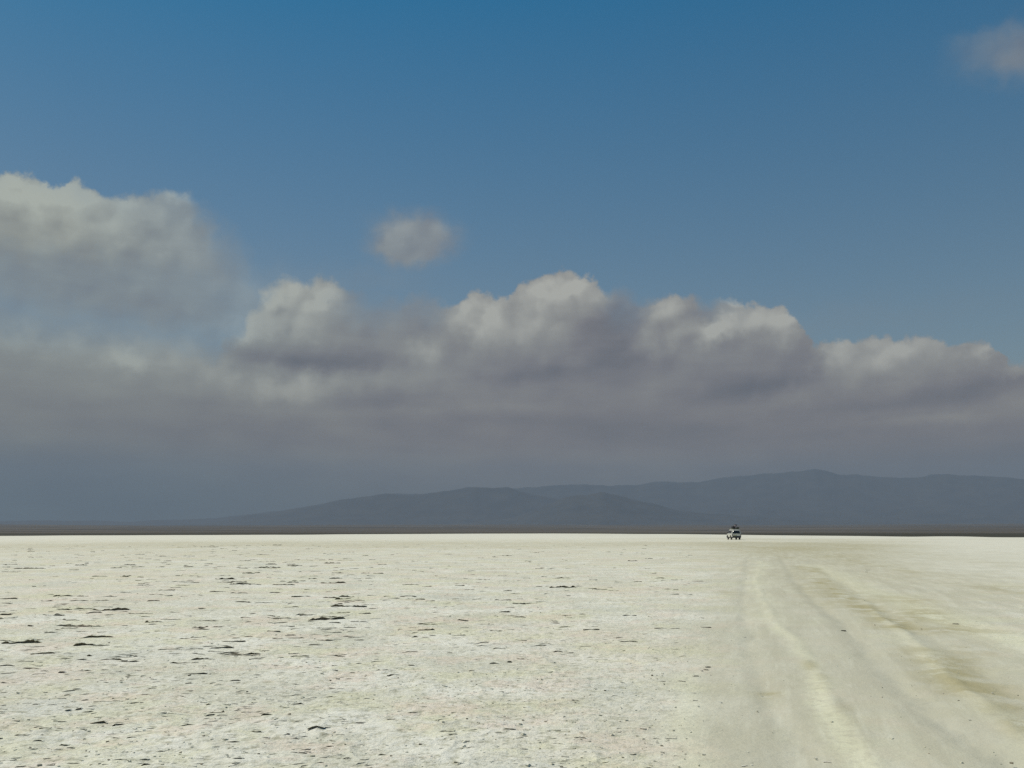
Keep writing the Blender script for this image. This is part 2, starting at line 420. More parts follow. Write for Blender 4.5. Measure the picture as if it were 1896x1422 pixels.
def masks(X, Y):
    D = np.hypot(X, Y); AZ = np.arctan2(X, Y)
    w = fbm(X, Y, 2.5, 4, 3); w2 = fbm(X, Y, 9, 4, 9)
    Xw, Yw = X + w * .5, Y + w * 1.6
    # driven strip: from its ragged left edge rightwards
    left = G8([(1285, 1422), (1300, 1330), (1300, 1250), (1310, 1180), (1330, 1120), (1350, 1070), (1360, 1040), (1340, 1015), (1290, 1004)])
    ly = [p[1] for p in left]; lx = [p[0] for p in left]
    lx = [lx[0] - (ly[0] + 30) * (lx[1] - lx[0]) / max(ly[1] - ly[0], .1) * 1.0] + lx; ly = [-30.0] + ly
    edge = np.interp(Y, ly, lx, right=lx[-1] + 20)
    right = np.interp(Y, [-30, 6, 14, 30, 60, 100, 180], [2, 6, 8, 17, 34, 46, 60])
    track = 1 / (1 + np.exp(-(X + w * .8 - edge) / (.12 + .02 * D))) * 1 / (1 + np.exp((X + w2 * 3 - right) / (.5 + .03 * D)))
    def line(pts, wd, soft=1.0):
        q = seg_dist(Xw, Y, G8(pts))
        return np.exp(-(q / (wd * (1 + .35 * w2))) ** 2 * soft)
    pale = line([(1760, 1650), (1620, 1422), (1575, 1345), (1530, 1265), (1482, 1200), (1440, 1155)], .13) * .60
    pale = np.maximum(pale, line([(1440, 1155), (1415, 1115), (1402, 1075), (1410, 1040)], .35) * .35)
    pale = np.maximum(pale, line([(1290, 1422), (1290, 1250)], .16) * .35)
    pale = np.maximum(pale, line([(1500, 1045), (1590, 1085), (1680, 1120), (1896, 1195), (2100, 1260)], .55) * .55)
    pale = np.maximum(pale, line([(1600, 1110), (1750, 1240), (1960, 1422)], .22) * .35)
    grey = line([(1445, 1030), (1475, 1080), (1530, 1130), (1610, 1210), (1720, 1310), (1860, 1422)], .34) * .75
    grey = np.maximum(grey, line([(1440, 1035), (1440, 1100), (1490, 1170), (1560, 1250)], .5) * .5)
    grey = np.maximum(grey, line([(1385, 1035), (1375, 1110), (1390, 1200), (1420, 1300), (1470, 1422)], .22) * .45)
    grey = np.maximum(grey, line([(1500, 1040), (1620, 1120), (1800, 1230), (1960, 1330)], .5) * .5)
    ochre = np.zeros_like(X)
    def blob(x, y, rx, ry, wgt, tilt=0):
        nonlocal ochre
        cx, cy = ground(x, y); d = math.hypot(cx, cy)
        RX = rx * d / F; RY = ry * d * d / (CAM_H * F)
        a = math.atan2(cx, cy)
        dx, dy = Xw - cx, Yw - cy
        u = dx * math.cos(a) - dy * math.sin(a); v = dx * math.sin(a) + dy * math.cos(a)
        ochre = np.maximum(ochre, wgt * np.exp(-((u / RX) ** 2 + (v / RY) ** 2)))
    for q in [(1530, 1090, 60, 16, .55), (1580, 1115, 60, 12, .6), (1700, 1135, 50, 14, .8), (1690, 1112, 40, 6, .55), (1760, 1168, 90, 7, .8), (1640, 1110, 50, 9, .5),
              (1780, 1270, 60, 9, .75), (1830, 1262, 40, 7, .7), (1870, 1310, 50, 20, .7), (1900, 1350, 30, 18, .8), (1425, 1272, 18, 4, 1.0), (1350, 1098, 20, 5, .6), (1800, 1210, 60, 10, .45),
              (1475, 1015, 90, 7, .8), (1600, 1010, 120, 4, .7), (1420, 1022, 60, 6, .5), (1560, 1030, 90, 7, .5), (1300, 1030, 120, 12, .25), (1250, 1085, 150, 18, .12), (1600, 1016, 50, 4, .55), (1390, 1010, 60, 5, .35), (1480, 1062, 90, 10, .28), (1620, 1045, 110, 8, .35), (1720, 1065, 110, 9, .38),
              (1500, 1007, 120, 3.0, .65), (1370, 1004, 120, 2.2, .55), (1650, 1003, 130, 2.0, .45), (1280, 996, 90, 1.2, .6), (1560, 1290, 20, 12, .3), (1500, 1232, 14, 6, .6),
              (60, 1385, 60, 20, .15), (1520, 1250, 14, 16, .35), (1860, 1095, 60, 8, .3)]:
        blob(*q)
    br = np.clip((fbm(X, Y, 1.6, 4, 71) + .12) * 5, 0, 1)
    for pts, wd, wg in [([(1480, 1020), (1640, 1050), (1896, 1098)], .9, .40), ([(1560, 1010), (1720, 1028), (1896, 1050)], 2.2, .35),
                        ([(1500, 1050), (1560, 1108), (1650, 1145), (1780, 1250), (1900, 1345)], .42, .60), ([(1440, 1025), (1500, 1060), (1600, 1120)], .8, .35),
                        ([(1400, 1012), (1480, 1018), (1560, 1016)], 5, .5), ([(1540, 1280), (1600, 1340), (1700, 1440)], .12, .3), ([(1700, 1130), (1800, 1170), (1950, 1210)], .3, .4)]:
        ochre = np.maximum(ochre, line(pts, wd) * min(1, wg * 1.65) * br)
    # warm belt of older crust across the middle distance, clean white salt beyond it
    belt = np.exp(-((D - 118 - w2 * 60) / 34) ** 2) * (AZ < .25) * .50
    belt = belt + np.exp(-((D - 200 - 20 * w2) / 12) ** 2) * np.clip((AZ - .05) * 8, 0, 1) * .5
    belt = belt + .10 * np.exp(-((D - 55) / 30) ** 2)
    sf = np.clip((fbm(X / 7, Y, 16, 3, 55) - .06) * 8, 0, 1) * np.clip((D - 210) / 60, 0, 1) * np.clip((AZ + .05) * 6, .25, 1) * .5
    ochre = np.maximum(ochre, np.maximum(belt, sf))
    white = np.clip((D - 175) / 60, 0, 1) * .75
    white = np.maximum(white, np.clip((AZ - .36) * 10, 0, 1) * np.clip((D - 26) / 20, 0, 1) * .55)
    return track, pale, grey, ochre, white

def rut_height(X, Y):
    h = np.zeros_like(X)
    w = fbm(X, Y, 1.2, 3, 41)
    for pts, wd, amp in [([(1760, 1650), (1620, 1422), (1575, 1345), (1530, 1265), (1482, 1200), (1440, 1155), (1415, 1115), (1402, 1075), (1410, 1040)], .10, .009),
                         ([(1860, 1422), (1720, 1310), (1610, 1210), (1530, 1130), (1475, 1080), (1445, 1030)], .16, -.02),
                         ([(1470, 1422), (1420, 1300), (1390, 1200), (1375, 1110), (1385, 1035)], .14, -.014),
                         ([(1960, 1330), (1800, 1230), (1620, 1120), (1500, 1040)], .2, -.018), ([(1960, 1422), (1750, 1240), (1600, 1110)], .1, .014)]:
        q = seg_dist(X + w * .25, Y, G8(pts))
        h += amp * np.exp(-(q / wd) ** 2) * (.6 + 1.2 * (fbm(X, Y, .3, 3, 8) + .5))
    return h

def flat_height(X, Y, track, fade=1.0):
    h = fbm(X, Y, 3.0, 3, 21) * .035 + fbm(X, Y, .55, 3, 22) * .026 * (1 - .6 * track) + fbm(X, Y, .16, 3, 23) * .026 * (1 - .85 * track)
    r = 1 - np.abs(fbm(X, Y, .9, 3, 24)) * 5        # low pressure ridges
    h = h + np.clip(r, 0, 1) ** 3 * .014 * (1 - track)
    return h * fade

def build_salt():
    front = np.linspace(R(-37), R(37), 1250)
    back = np.linspace(R(37), R(323), 90)[1:-1]
    az = np.concatenate([front, back]); az = (az + math.pi) % (2 * math.pi) - math.pi
    Re = edge_radius(az)
    wob = np.array([vnoise(np.array([a * 22]), np.array([3.3]), 2)[0] - .5 for a in az]); Re = Re * (1 + .16 * wob)
    t0 = CAM_H / 5.2
    s = np.linspace(0, 1, 470)
    near = np.array([.02, 1.2, 2.4, 3.4, 4.2, 4.8])
    t1 = CAM_H / Re
    t = t0 + (t1[:, None] - t0) * s[None, :]
    r = np.concatenate([np.repeat(near[None, :], len(az), 0), CAM_H / t], 1)
    X = r * np.sin(az)[:, None]; Y = r * np.cos(az)[:, None]
    tr, pl, gy, oc, wh = masks(X, Y)
    fade = 1 / (1 + (r / 70) ** 2)
    Z = flat_height(X, Y, tr, fade) + rut_height(X, Y) * fade
    # the last metres of salt dip to the plain
    Z[:, -1] = -.25
    na, nr = X.shape
    idx = np.arange(na * nr).reshape(na, nr)
    a = idx; b = np.roll(idx, -1, 0)
    q = np.stack([a[:, :-1], a[:, 1:], b[:, 1:], b[:, :-1]], -1).reshape(-1, 4)
    o = np_mesh('salt_flat', np.stack([X, Y, Z], -1).reshape(-1, 3), q[:, ::-1], [M_SALT], attrs=dict(track=tr, pale=pl, grey=gy, ochre=oc, white=wh))
    tag(o, kind='structure')
build_salt()

# ------------------------------------------------------------------ broken crust: raised lips of salt plates with dark brown recessed faces
def build_lips():
    V, Q, MI = [], [], []
    trk = []
    n = 0
    specs = []
    def gp(x, y): return ground(x, y)
    # the large ones the photo shows (x0, x1, y, height in px)
    for x0, x1, y, hp in [(8, 76, 1190, 8), (140, 190, 1195, 6), (150, 205, 1180, 5), (100, 185, 1160, 4), (170, 240, 1131, 6), (120, 165, 1161, 3), (270, 300, 1152, 5), (240, 280, 1137, 3),
                          (355, 385, 1161, 5), (58, 100, 1212, 4), (130, 175, 1242, 4), (108, 120, 1246, 6), (0, 20, 1140, 4), (100, 120, 1140, 4), (84, 110, 1172, 5), (390, 430, 1200, 4),
                          (235, 262, 1250, 4), (616, 656, 1106, 5), (620, 645, 1110, 4), (772, 805, 1167, 5), (760, 775, 1181, 4), (846, 866, 1149, 4), (925, 945, 1134, 4),
                          (905, 925, 1230, 5), (938, 948, 1228, 4), (955, 972, 1221, 3), (755, 768, 1232, 4), (696, 716, 1242, 3), (28, 50, 1364, 6), (155, 172, 1316, 5), (382, 400, 1306, 7),
                          (570, 600, 1352, 5), (335, 360, 1340, 5), (860, 870, 1376, 6), (540, 575, 1106, 3), (230, 250, 1046, 2.5), (140, 160, 1047, 2.5), (470, 520, 1052, 2.5), (532, 560, 1048, 2.2), (600, 630, 1043, 2.5),
                          (210, 225, 1052, 2.5), (45, 80, 1053, 2.5), (780, 800, 1086, 3), (842, 860, 1084, 3), (690, 710, 1062, 2.5), (50, 60, 1160, 4), (0, 30, 1110, 3), (100, 130, 1104, 2.5),
                          (180, 215, 1105, 2.5), (110, 125, 1381, 4), (480, 500, 1320, 4), (140, 150, 1314, 4), (120, 130, 1316, 4), (655, 680, 1340, 4), (520, 560, 1287, 3), (700, 720, 1400, 4), (340, 380, 1250, 2)]:
            if y > 1000:
                cx, cy = gp((x0 + x1) / 2, y); d = math.hypot(cx, cy)
                specs.append((cx, cy, (x1 - x0) * d / F, max(.010, hp * d / F * .60), math.atan2(-cx, cy) * .0 + rng.normal(.10, .10), 1))
    N = 2500
    for _ in range(N * 3):
        if len(specs) > N: break
        t = CAM_H / 110 + (CAM_H / 5.0 - CAM_H / 110) * rng.random() ** 1.7; d = CAM_H / t
        az = rng.uniform(R(-35), R(33))
        x, y = d * math.sin(az), d * math.cos(az)
        px = 948 + F * math.tan(az); 
        # fewer on the right, none on the driven strip, clusters elsewhere
        e = 1300 + (0 if d > 9 else -20)
        if px > e: keep = .012 if d < 40 else .003
        elif px > 1050: keep = .35
        elif px > 700: keep = .6
        else: keep = 1.0
        cl = vnoise(np.array([x / 3.2]), np.array([y / 5.0]), 77)[0]
        keep *= (.25 + 1.5 * max(0, cl - .25))
        if rng.random() > keep: continue
        H = min(.036, math.exp(rng.normal(-4.9, .45))) * (0.55 + .45 * min(d, 36) / 12)
        if px > 700: H *= .75
        if px > e: H *= .55
        if d < 12: H *= .5 + .25 * rng.random()
        L = H * (rng.uniform(4, 10) if d < 12 else rng.uniform(9, 26)) + .04
        specs.append((x, y, L, H, rng.normal(.08, .30 if d < 12 else .2), 0))
    for (cx, cy, L, H, ang, big) in specs:
        k = max(4, int(L / .035)); k = min(k, 22)
        s = np.linspace(0, 1, k + 1)
        D = rng.uniform(2.0, 4.5) * H + .03
        sd0 = rng.uniform(0, 100)
        jag = (vnoise(s * L * 9 + sd0, s * 0 + sd0, 5) - .5)
        jag2 = (vnoise(s * L * 26 + sd0, s * 0 + sd0 + 9, 6) - .5)
        env = np.clip(np.sin(np.pi * np.clip(s, .015, .985)) * 3.2, 0, 1)
        h = H * env * (.80 + 1.1 * jag + .6 * jag2); h = np.clip(h, .001, None)
        xx = (s - .5) * L; yy = jag * .12 * min(1, L * 2) + jag2 * .03
        th = min(.011, H * .28)
        rec = .015 + H * .5
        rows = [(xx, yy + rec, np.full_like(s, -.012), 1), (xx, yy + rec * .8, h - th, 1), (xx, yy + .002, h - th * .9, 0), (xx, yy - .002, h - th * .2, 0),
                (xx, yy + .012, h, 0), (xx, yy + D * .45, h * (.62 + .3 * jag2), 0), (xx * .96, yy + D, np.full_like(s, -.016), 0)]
        z0 = flat_height(np.array([cx]), np.array([cy]), np.array([0.0]), 1 / (1 + (math.hypot(cx, cy) / 70) ** 2))[0]
        ca, sa = math.cos(ang), math.sin(ang)
        base = n
        for (a, b, c, _) in rows:
            V.append(np.stack([cx + a * ca - b * sa, cy + a * sa + b * ca, c + z0], -1)); n += k + 1
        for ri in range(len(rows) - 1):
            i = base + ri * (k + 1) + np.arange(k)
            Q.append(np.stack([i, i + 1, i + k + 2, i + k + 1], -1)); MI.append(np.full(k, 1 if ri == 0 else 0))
    V = np.concatenate(V); Q = np.concatenate(Q); MI = np.concatenate(MI)
    z = np.zeros(len(V))
    o = np_mesh('salt_crust_lips', V, Q, [M_SALT, M_DARK], smooth=False, mat_idx=MI, attrs=dict(track=z, pale=z, grey=z, ochre=z, white=z))
    tag(o, 'raised broken lips of pale salt crust with dark brown recessed faces across the flat', 'salt crust', kind='stuff')
build_lips()

def build_crumbs():
    base = np.array([(1, 0, 0), (-1, 0, 0), (0, 1, 0), (0, -1, 0), (0, 0, 1), (0, 0, -1)], float)
    cube = np.array([(x, y, z) for z in (-1, 1) for y in (-1, 1) for x in (-1, 1)], float)
    fq = np.array([(0, 1, 3, 2), (4, 6, 7, 5), (0, 4, 5, 1), (2, 3, 7, 6), (0, 2, 6, 4), (1, 5, 7, 3)])
    V, Q, MI, n = [], [], [], 0
    for _ in range(6500):
        t = rng.uniform(CAM_H / 45, CAM_H / 5.0); d = CAM_H / t; az = rng.uniform(R(-35), R(35))
        px = 948 + F * math.tan(az)
        x, y = d * math.sin(az), d * math.cos(az)
        cl = vnoise(np.array([x / 1.5]), np.array([y / 2.0]), 31)[0]
        if rng.random() > (1.2 * cl if px < 1290 else .12): continue
        s = min(.016, math.exp(rng.normal(-5.2, .4)))
        R3 = Matrix.Rotation(rng.uniform(0, 6.28), 3, 'Z') @ Matrix.Rotation(rng.uniform(-.5, .5), 3, 'X')
        c = cube * rng.uniform(.45, 1.0, (8, 3)) * np.array([1.5, 1.2, .6]) * s
        c = c @ np.array(R3).T + np.array([x, y, s * .25 + flat_height(np.array([x]), np.array([y]), np.array([float(px > 1300)]))[0]])
        V.append(c); Q.append(fq + n); MI.append(np.full(6, 1 if rng.random() < .12 else 0)); n += 8
    V = np.concatenate(V); Q = np.concatenate(Q); MI = np.concatenate(MI); z = np.zeros(len(V))
    o = np_mesh('salt_crumbs', V, Q, [M_SALT, M_DARK], smooth=False, mat_idx=MI, attrs=dict(track=z, pale=z, grey=z, ochre=z, white=z))
    tag(o, 'loose crumbs of salt and mud scattered over the crust', 'salt crumbs', kind='stuff')
build_crumbs()

# ------------------------------------------------------------------ the dark plain beyond the salt
def plain_material():
    m, g, b = new_mat('dark mud plain')
    geo = g.n('ShaderNodeNewGeometry').outputs['Position']
    n1 = g.noise(g.v('MULTIPLY', geo, (.0006, .004, 0)), 1.0, 5, .6); n2 = g.noise(geo, .02, 5, .6)
    c = g.mix(g.rng(n1, .38, .62), (.060, .052, .040), (.125, .105, .080))
    c = g.mix(g.rng(n2, .55, .75, 0, .5), c, (.16, .14, .11))
    x, y, z = g.sep(geo)
    d = g.m('POWER', g.v('DOT_PRODUCT', geo, geo), .5)
    # thin pans of salt lying far out on the plain
    pans = g.m('MULTIPLY', g.rng(g.noise(g.v('MULTIPLY', geo, (.0012, .006, 0)), 1.0, 3, .5), .66, .70), g.rng(d, 3000.0, 6500.0))
    c = g.mix(g.m('MULTIPLY', pans, .8), c, (.42, .40, .34))
    near = g.rng(d, 1500.0, 600.0)
    c = g.mix(near, c, (.050, .047, .034))
    g.put(b.inputs['Base Color'], c); b.inputs['Roughness'].default_value = .95; b.inputs['Specular IOR Level'].default_value = .1
    return m

def build_plain():
    az = np.concatenate([np.linspace(R(-45), R(45), 260), np.linspace(R(45), R(315), 60)[1:-1]])
    r = np.concatenate([[0.02, 150, 250, 300], np.geomspace(340, 11500, 70), [12500, 14000, 18200]])
    RR, AA = np.meshgrid(r, az); X, Y = RR * np.sin(AA), RR * np.cos(AA)
    rise = np.clip((RR - 2200) / 6200, 0, 1) ** 1.15 * 62
    rise = rise * (1 + .35 * fbm(X, Y, 2600, 3, 61))
    Z = -.12 + rise + fbm(X, Y, 400, 4, 62) * np.clip((RR - 900) / 2500, 0, 1) * 5
    Z[RR < 345] = -.5
    na, nr = X.shape; idx = np.arange(na * nr).reshape(na, nr); b = np.roll(idx, -1, 0)
    q = np.stack([idx[:, :-1], idx[:, 1:], b[:, 1:], b[:, :-1]], -1).reshape(-1, 4)
    tag(np_mesh('dark_plain', np.stack([X, Y, Z], -1).reshape(-1, 3), q[:, ::-1], [plain_material()]), kind='structure')
build_plain()

# ------------------------------------------------------------------ hills
def hill_material():
    m, g, b = new_mat('bare hillside')
    geo = g.n('ShaderNodeNewGeometry').outputs['Position']
    n = g.noise(geo, .004, 6, .62)
    g.put(b.inputs['Base Color'], g.mix(g.rng(n, .35, .65), (.030, .036, .040), (.050, .052, .050)))
    b.inputs['Roughness'].default_value = .95
    return m
M_HILL = hill_material()
def build_hills(name, dist, depth, sky_pts, seed, amp=.10):
    """ridge whose crest, dist metres away, follows the skyline seen from the flat"""
    xs = np.array([math.atan((p[0] - 948) / F) for p in sky_pts])
    ys = []
    for p in sky_pts:
        d = px_dir(*p); ys.append(math.tan(math.asin(d.z)) * dist + CAM_H)
    az = np.linspace(R(-44), R(44), 700)
    crest = np.interp(az, xs, ys)
    ker = np.hanning(13); ker /= ker.sum(); crest = np.convolve(np.pad(crest, 6, mode='edge'), ker, 'valid')
    crest = crest * (1 + .10 * fbm(az * 30, az * 0 + seed, 1.0, 4, seed))
    v = np.linspace(0, 1, 70)
    AA, VV = np.meshgrid(az, v, indexing='ij'); RR = dist - depth + VV * depth * 1.5
    X, Y = RR * np.sin(AA), RR * np.cos(AA)
    top = 1 / 1.5
    prof = np.where(VV < top, (VV / top) ** 1.35, 1 - ((VV - top) / (1 - top)) ** 1.5)
    Z = crest[:, None] * prof
    spur = (1 - 2 * np.abs(fbm(X, Y, dist * .055, 5, seed)))
    Z = Z * (1 + amp * (spur - .8) * (1.6 - prof)) + fbm(X, Y, 400, 4, seed + 3) * 30 * prof - 8
    idx = np.arange(X.size).reshape(X.shape)
    q = np.stack([idx[:-1, :-1], idx[:-1, 1:], idx[1:, 1:], idx[1:, :-1]], -1).reshape(-1, 4)
    tag(np_mesh(name, np.stack([X, Y, Z], -1).reshape(-1, 3), q[:, ::-1], [M_HILL]), kind='structure')
build_hills('low_hills', 10200, 1600, [(-80, 979), (500, 976), (700, 972), (850, 968), (940, 958), (1000, 940), (1030, 925), (1060, 914), (1085, 916), (1110, 909), (1140, 914), (1170, 922), (1200, 930), (1250, 941), (1300, 949), (1360, 953), (1500, 962), (1700, 968), (1980, 970)], 5)
build_hills('hills', 12600, 1700, [(-80, 976), (250, 974), (400, 966), (470, 954), (520, 945), (560, 937), (600, 932), (640, 923), (680, 918), (720, 913), (750, 917), (790, 915), (840, 907), (870, 900), (905, 903), (935, 900), (965, 908), (1000, 918), (1060, 930), (1150, 938),
            (1300, 946), (1400, 938), (1500, 945), (1650, 940), (1750, 948), (1980, 955)], 9)
build_hills('mountains', 15400, 2400, [(-80, 968), (100, 962), (250, 965), (400, 958), (520, 944), (640, 926), (760, 912), (900, 905), (1000, 902), (1060, 896), (1120, 894), (1160, 899), (1220, 890), (1270, 893), (1330, 884), (1380, 879), (1420, 874), (1460, 869), (1490, 870), (1520, 867), (1560, 876),
            (1600, 879), (1640, 884), (1700, 881), (1740, 876), (1790, 882), (1840, 880), (1900, 886), (1980, 890)], 15)

# ------------------------------------------------------------------ the four-wheel-drive wagon
M_WHITE = simple_mat('dusty white paint', (.62, .62, .55), .35, .10, 3.0, coat=.3)
M_GLASS = simple_mat('dark tinted glass', (.012, .013, .012), .12, .2, 2.0)
M_RUBBER = simple_mat('tyre rubber', (.022, .021, .019), .85, .3, 12.0)
M_BLACK = simple_mat('black plastic', (.03, .03, .028), .6, .2, 8.0)
M_STEEL = simple_mat('grey steel', (.28, .28, .27), .4, .15, 8.0, metal=.7)
M_RED = simple_mat('red lamp plastic', (.16, .05, .035), .3, .1, 5.0)
M_CLEAR = simple_mat('clear lamp plastic', (.6, .6, .58), .15, .1, 5.0)
M_PLATE = simple_mat('plain plate', (.45, .40, .16), .4, .1, 5.0)
M_RACK = simple_mat('pale green rack paint', (.20, .22, .13), .5, .15, 8.0)

HW = .93            # half width; the wagon's nose points to +Y, its tail sits at Y = -2.4
ROOF = 1.98
AX = (-1.35, 1.45)  # axles
def half_width(z, y):
    if z < 1.18:
        w = HW - .05 * max(0, (.75 - z) / .4) - .015 * max(0, z - 1.0)
    else:
        w = HW - .02 - .23 * ((z - 1.18) / (ROOF - 1.18)) ** 1.25
    if y > 1.7: w -= .10 * ((y - 1.7) / .7) ** 2
    if y < -2.2: w -= .05 * ((-2.2 - y) / .25) ** 2
    return w
def top_z(y):
    pts = [(-2.45, 1.08), (-2.42, 1.20), (-2.26, 1.80), (-2.18, 1.92), (-2.0, 1.965), (-.6, ROOF), (.35, 1.965), (.62, 1.90), (1.18, 1.28), (1.26, 1.22), (2.0, 1.14), (2.3, 1.06), (2.42, .90), (2.45, .70)]
    return float(np.interp(y, [p[0] for p in pts], [p[1] for p in pts]))
def bot_z(y):
    z = .52
    for a in AX:
        q = .50 ** 2 - (y - a) ** 2
        if q > 0: z = max(z, .36 + math.sqrt(q))
    return z

def build_wagon():
    root = bpy.data.objects.new('four_wheel_drive_wagon', None); col.objects.link(root)
    tag(root, 'dusty white four-wheel-drive wagon with loaded roof rack driving away across the salt', 'off-road car')
    # body: sections lofted from tail to nose
    ys = sorted(set([round(v, 3) for v in np.linspace(-2.45, 2.45, 99)] + [a + s * .5 for a in AX for s in (-1, 1)] + [-2.42, -2.26, -2.18, .62, 1.18, 1.26, 2.42]))
    K = 9
    V, Fc = [], []
    rings = []
    for y in ys:
        zt, zb = top_z(y), bot_z(y)
        zb = min(zb, zt - .06)
        ring = []
        zs = list(np.linspace(zb, max(zb + .02, zt - .07), K))
        for z in zs: ring.append((half_width(z, y), z))
        we = half_width(zt - .07, y)
        ring += [(we - .03, zt - .025), (we - .10, zt), (we * .5, zt + .02), (0, zt + .03)]
        full = [(-x, z) for x, z in ring] + [(x, z) for x, z in ring[-2::-1]]
        rings.append([len(V) + i for i in range(len(full))])
        V += [(x, y, z) for x, z in full]
    for a, b in zip(rings[:-1], rings[1:]):
        for i in range(len(a) - 1): Fc.append((a[i], a[i + 1], b[i + 1], b[i]))
        Fc.append((a[-1], a[0], b[0], b[-1]))
    Fc.append(tuple(reversed(rings[0]))); Fc.append(tuple(rings[-1]))
    body = mesh_obj('body', V, Fc, M_WHITE, root, smooth=True)
    body.data.set_sharp_from_angle(angle=R(38))

    def box(bm, x0, x1, y0, y1, z0, z1, bev=.0):
        r = bmesh.ops.create_cube(bm, size=1)
        for v in r['verts']:
            v.co = Vector(((x0 + x1) / 2 + v.co.x * (x1 - x0), (y0 + y1) / 2 + v.co.y * (y1 - y0), (z0 + z1) / 2 + v.co.z * (z1 - z0)))
        if bev:
            es = list({e for v in r['verts'] for e in v.link_edges})
            bmesh.ops.bevel(bm, geom=es, offset=bev, segments=2, affect='EDGES')
    def tube(bm, pts, rad, seg=8):
        for p, q in zip(pts[:-1], pts[1:]):
            p, q = Vector(p), Vector(q); dv = q - p
            mt = Matrix.Translation((p + q) / 2) @ dv.to_track_quat('Z', 'Y').to_matrix().to_4x4()
            bmesh.ops.create_cone(bm, cap_ends=True, segments=seg, radius1=rad, radius2=rad, depth=dv.length + rad, matrix=mt)
    def fin(name, bm, mat, parent, label=None):
        me = bpy.data.meshes.new(name); bm.to_mesh(me); bm.free(); me.materials.append(mat)
        o = bpy.data.objects.new(name, me); col.objects.link(o); o.parent = parent
        if label: o['label'] = label
        return o
    # underbody
    bm = bmesh.new(); box(bm, -.62, .62, -2.25, 2.25, .36, .60, .03); box(bm, -.72, .72, -.75, .75, .34, .56, .03)
    fin('chassis', bm, M_BLACK, root)
    # side glass: panes set 8 mm proud of the tumblehome, following it
    def side_pane(s, y0, y1, z0, z1, slant0=0, slant1=0):
        vs, fs = [], []; ny, nz = 6, 6
        for j in range(nz + 1):
            z = z0 + (z1 - z0) * j / nz
            for i in range(ny + 1):
                a = y0 + slant0 * j / nz; b = y1 + slant1 * j / nz
                y = a + (b - a) * i / ny
                vs.append((s * (half_width(z, y) + .008), y, z))
        for j in range(nz):
            for i in range(ny):
                k = j * (ny + 1) + i; fs.append((k, k + 1, k + ny + 2, k + ny + 1) if s > 0 else (k, k + ny + 1, k + ny + 2, k + 1))
        o = mesh_obj('side_window', vs, fs, M_GLASS, root)
        md = o.modifiers.new('thickness', 'SOLIDIFY'); md.thickness = .006; md.offset = -1
        return o
    for s in (-1, 1):
        side_pane(s, -2.06, -1.08, 1.22, 1.82, .10, 0)
        side_pane(s, -1.02, -.16, 1.22, 1.82)
        side_pane(s, -.10, 1.12, 1.24, 1.80, 0, -.52)
    # windscreen and rear window
    def end_pane(name, pts, mat):   # pts: (y, z, half)
        vs = []
        for y, z, h in pts:
            for i in range(7): 
                u = -1 + 2 * i / 6; vs.append((u * h, y, z))
        fs = []
        for j in range(len(pts) - 1):
            for i in range(6):
                k = j * 7 + i; fs.append((k, k + 1, k + 8, k + 7))
        o = mesh_obj(name, vs, fs, mat, root)
        md = o.modifiers.new('thickness', 'SOLIDIFY'); md.thickness = .008; md.offset = 0
        return o
    end_pane('windscreen', [(1.155, 1.34, .80), (.68, 1.87, .66)], M_GLASS)
    end_pane('rear_window', [(-2.437, 1.19, .71), (-2.425, 1.25, .73), (-2.283, 1.76, .60)], M_GLASS)
    # tailgate: seam, lamps, plate, handle, bumper
    bm = bmesh.new(); box(bm, -.74, .74, -2.475, -2.44, .74, 1.10, .015); tg = fin('tailgate', bm, M_WHITE, root)
    bm = bmesh.new(); box(bm, -.10, .10, -2.50, -2.476, .93, .96, .005); fin('handle', bm, M_BLACK, tg)
    bm = bmesh.new(); box(bm, -.60, -.08, -2.49, -2.476, .76, .90, .005); fin('number_plate', bm, M_PLATE, tg)
    for s in (-1, 1):
        bm = bmesh.new(); box(bm, s * .83 - .075, s * .83 + .075, -2.46, -2.36, .80, 1.06, .015); fin('tail_light', bm, M_RED, root)
        bm = bmesh.new(); box(bm, s * .66 - .12, s * .66 + .12, 2.40, 2.47, .74, .92, .02); fin('headlight', bm, M_CLEAR, root)
        bm = bmesh.new(); box(bm, s * 1.02 - .09, s * 1.02 + .09, .86, .95, 1.24, 1.42, .02); tube(bm, [(s * .88, .92, 1.28), (s * .98, .92, 1.30)], .018)
        fin('mirror', bm, M_BLACK, root)
        for y in (-1.05, -.13):
            bm = bmesh.new(); box(bm, s * .935 - .012, s * .935 + .012, y - .02, y + .14, 1.10, 1.13, .004); fin('door_handle', bm, M_BLACK, root)
        # flared arches
        for a in AX:
            vs, fs = [], []
            n = 20
            for i in range(n + 1):
                t = math.pi * i / n
                for rr, xx in ((.50, HW - .10), (.50, HW + .035), (.56, HW + .03), (.58, HW - .03)):
                    vs.append((s * xx, a + rr * math.cos(t), .36 + rr * math.sin(t) * 1.0))
            for i in range(n):
                for j in range(3):
                    k = i * 4 + j; fs.append((k, k + 1, k + 5, k + 4))
            mesh_obj('wheel_arch', vs, fs, M_BLACK, root)
    bm = bmesh.new(); box(bm, -.86, .86, -2.62, -2.44, .50, .68, .03); fin('rear_bumper', bm, M_BLACK, root)
    bm = bmesh.new(); box(bm, -.88, .88, 2.42, 2.60, .50, .70, .03); fin('front_bumper', bm, M_BLACK, root)
    bm = bmesh.new(); box(bm, -.50, .50, 2.42, 2.475, .76, .92, .01); fin('grille', bm, M_BLACK, root)
    bm = bmesh.new(); tube(bm, [(.55, -2.3, .42), (.55, -2.6, .42)], .03); fin('exhaust', bm, M_STEEL, root)
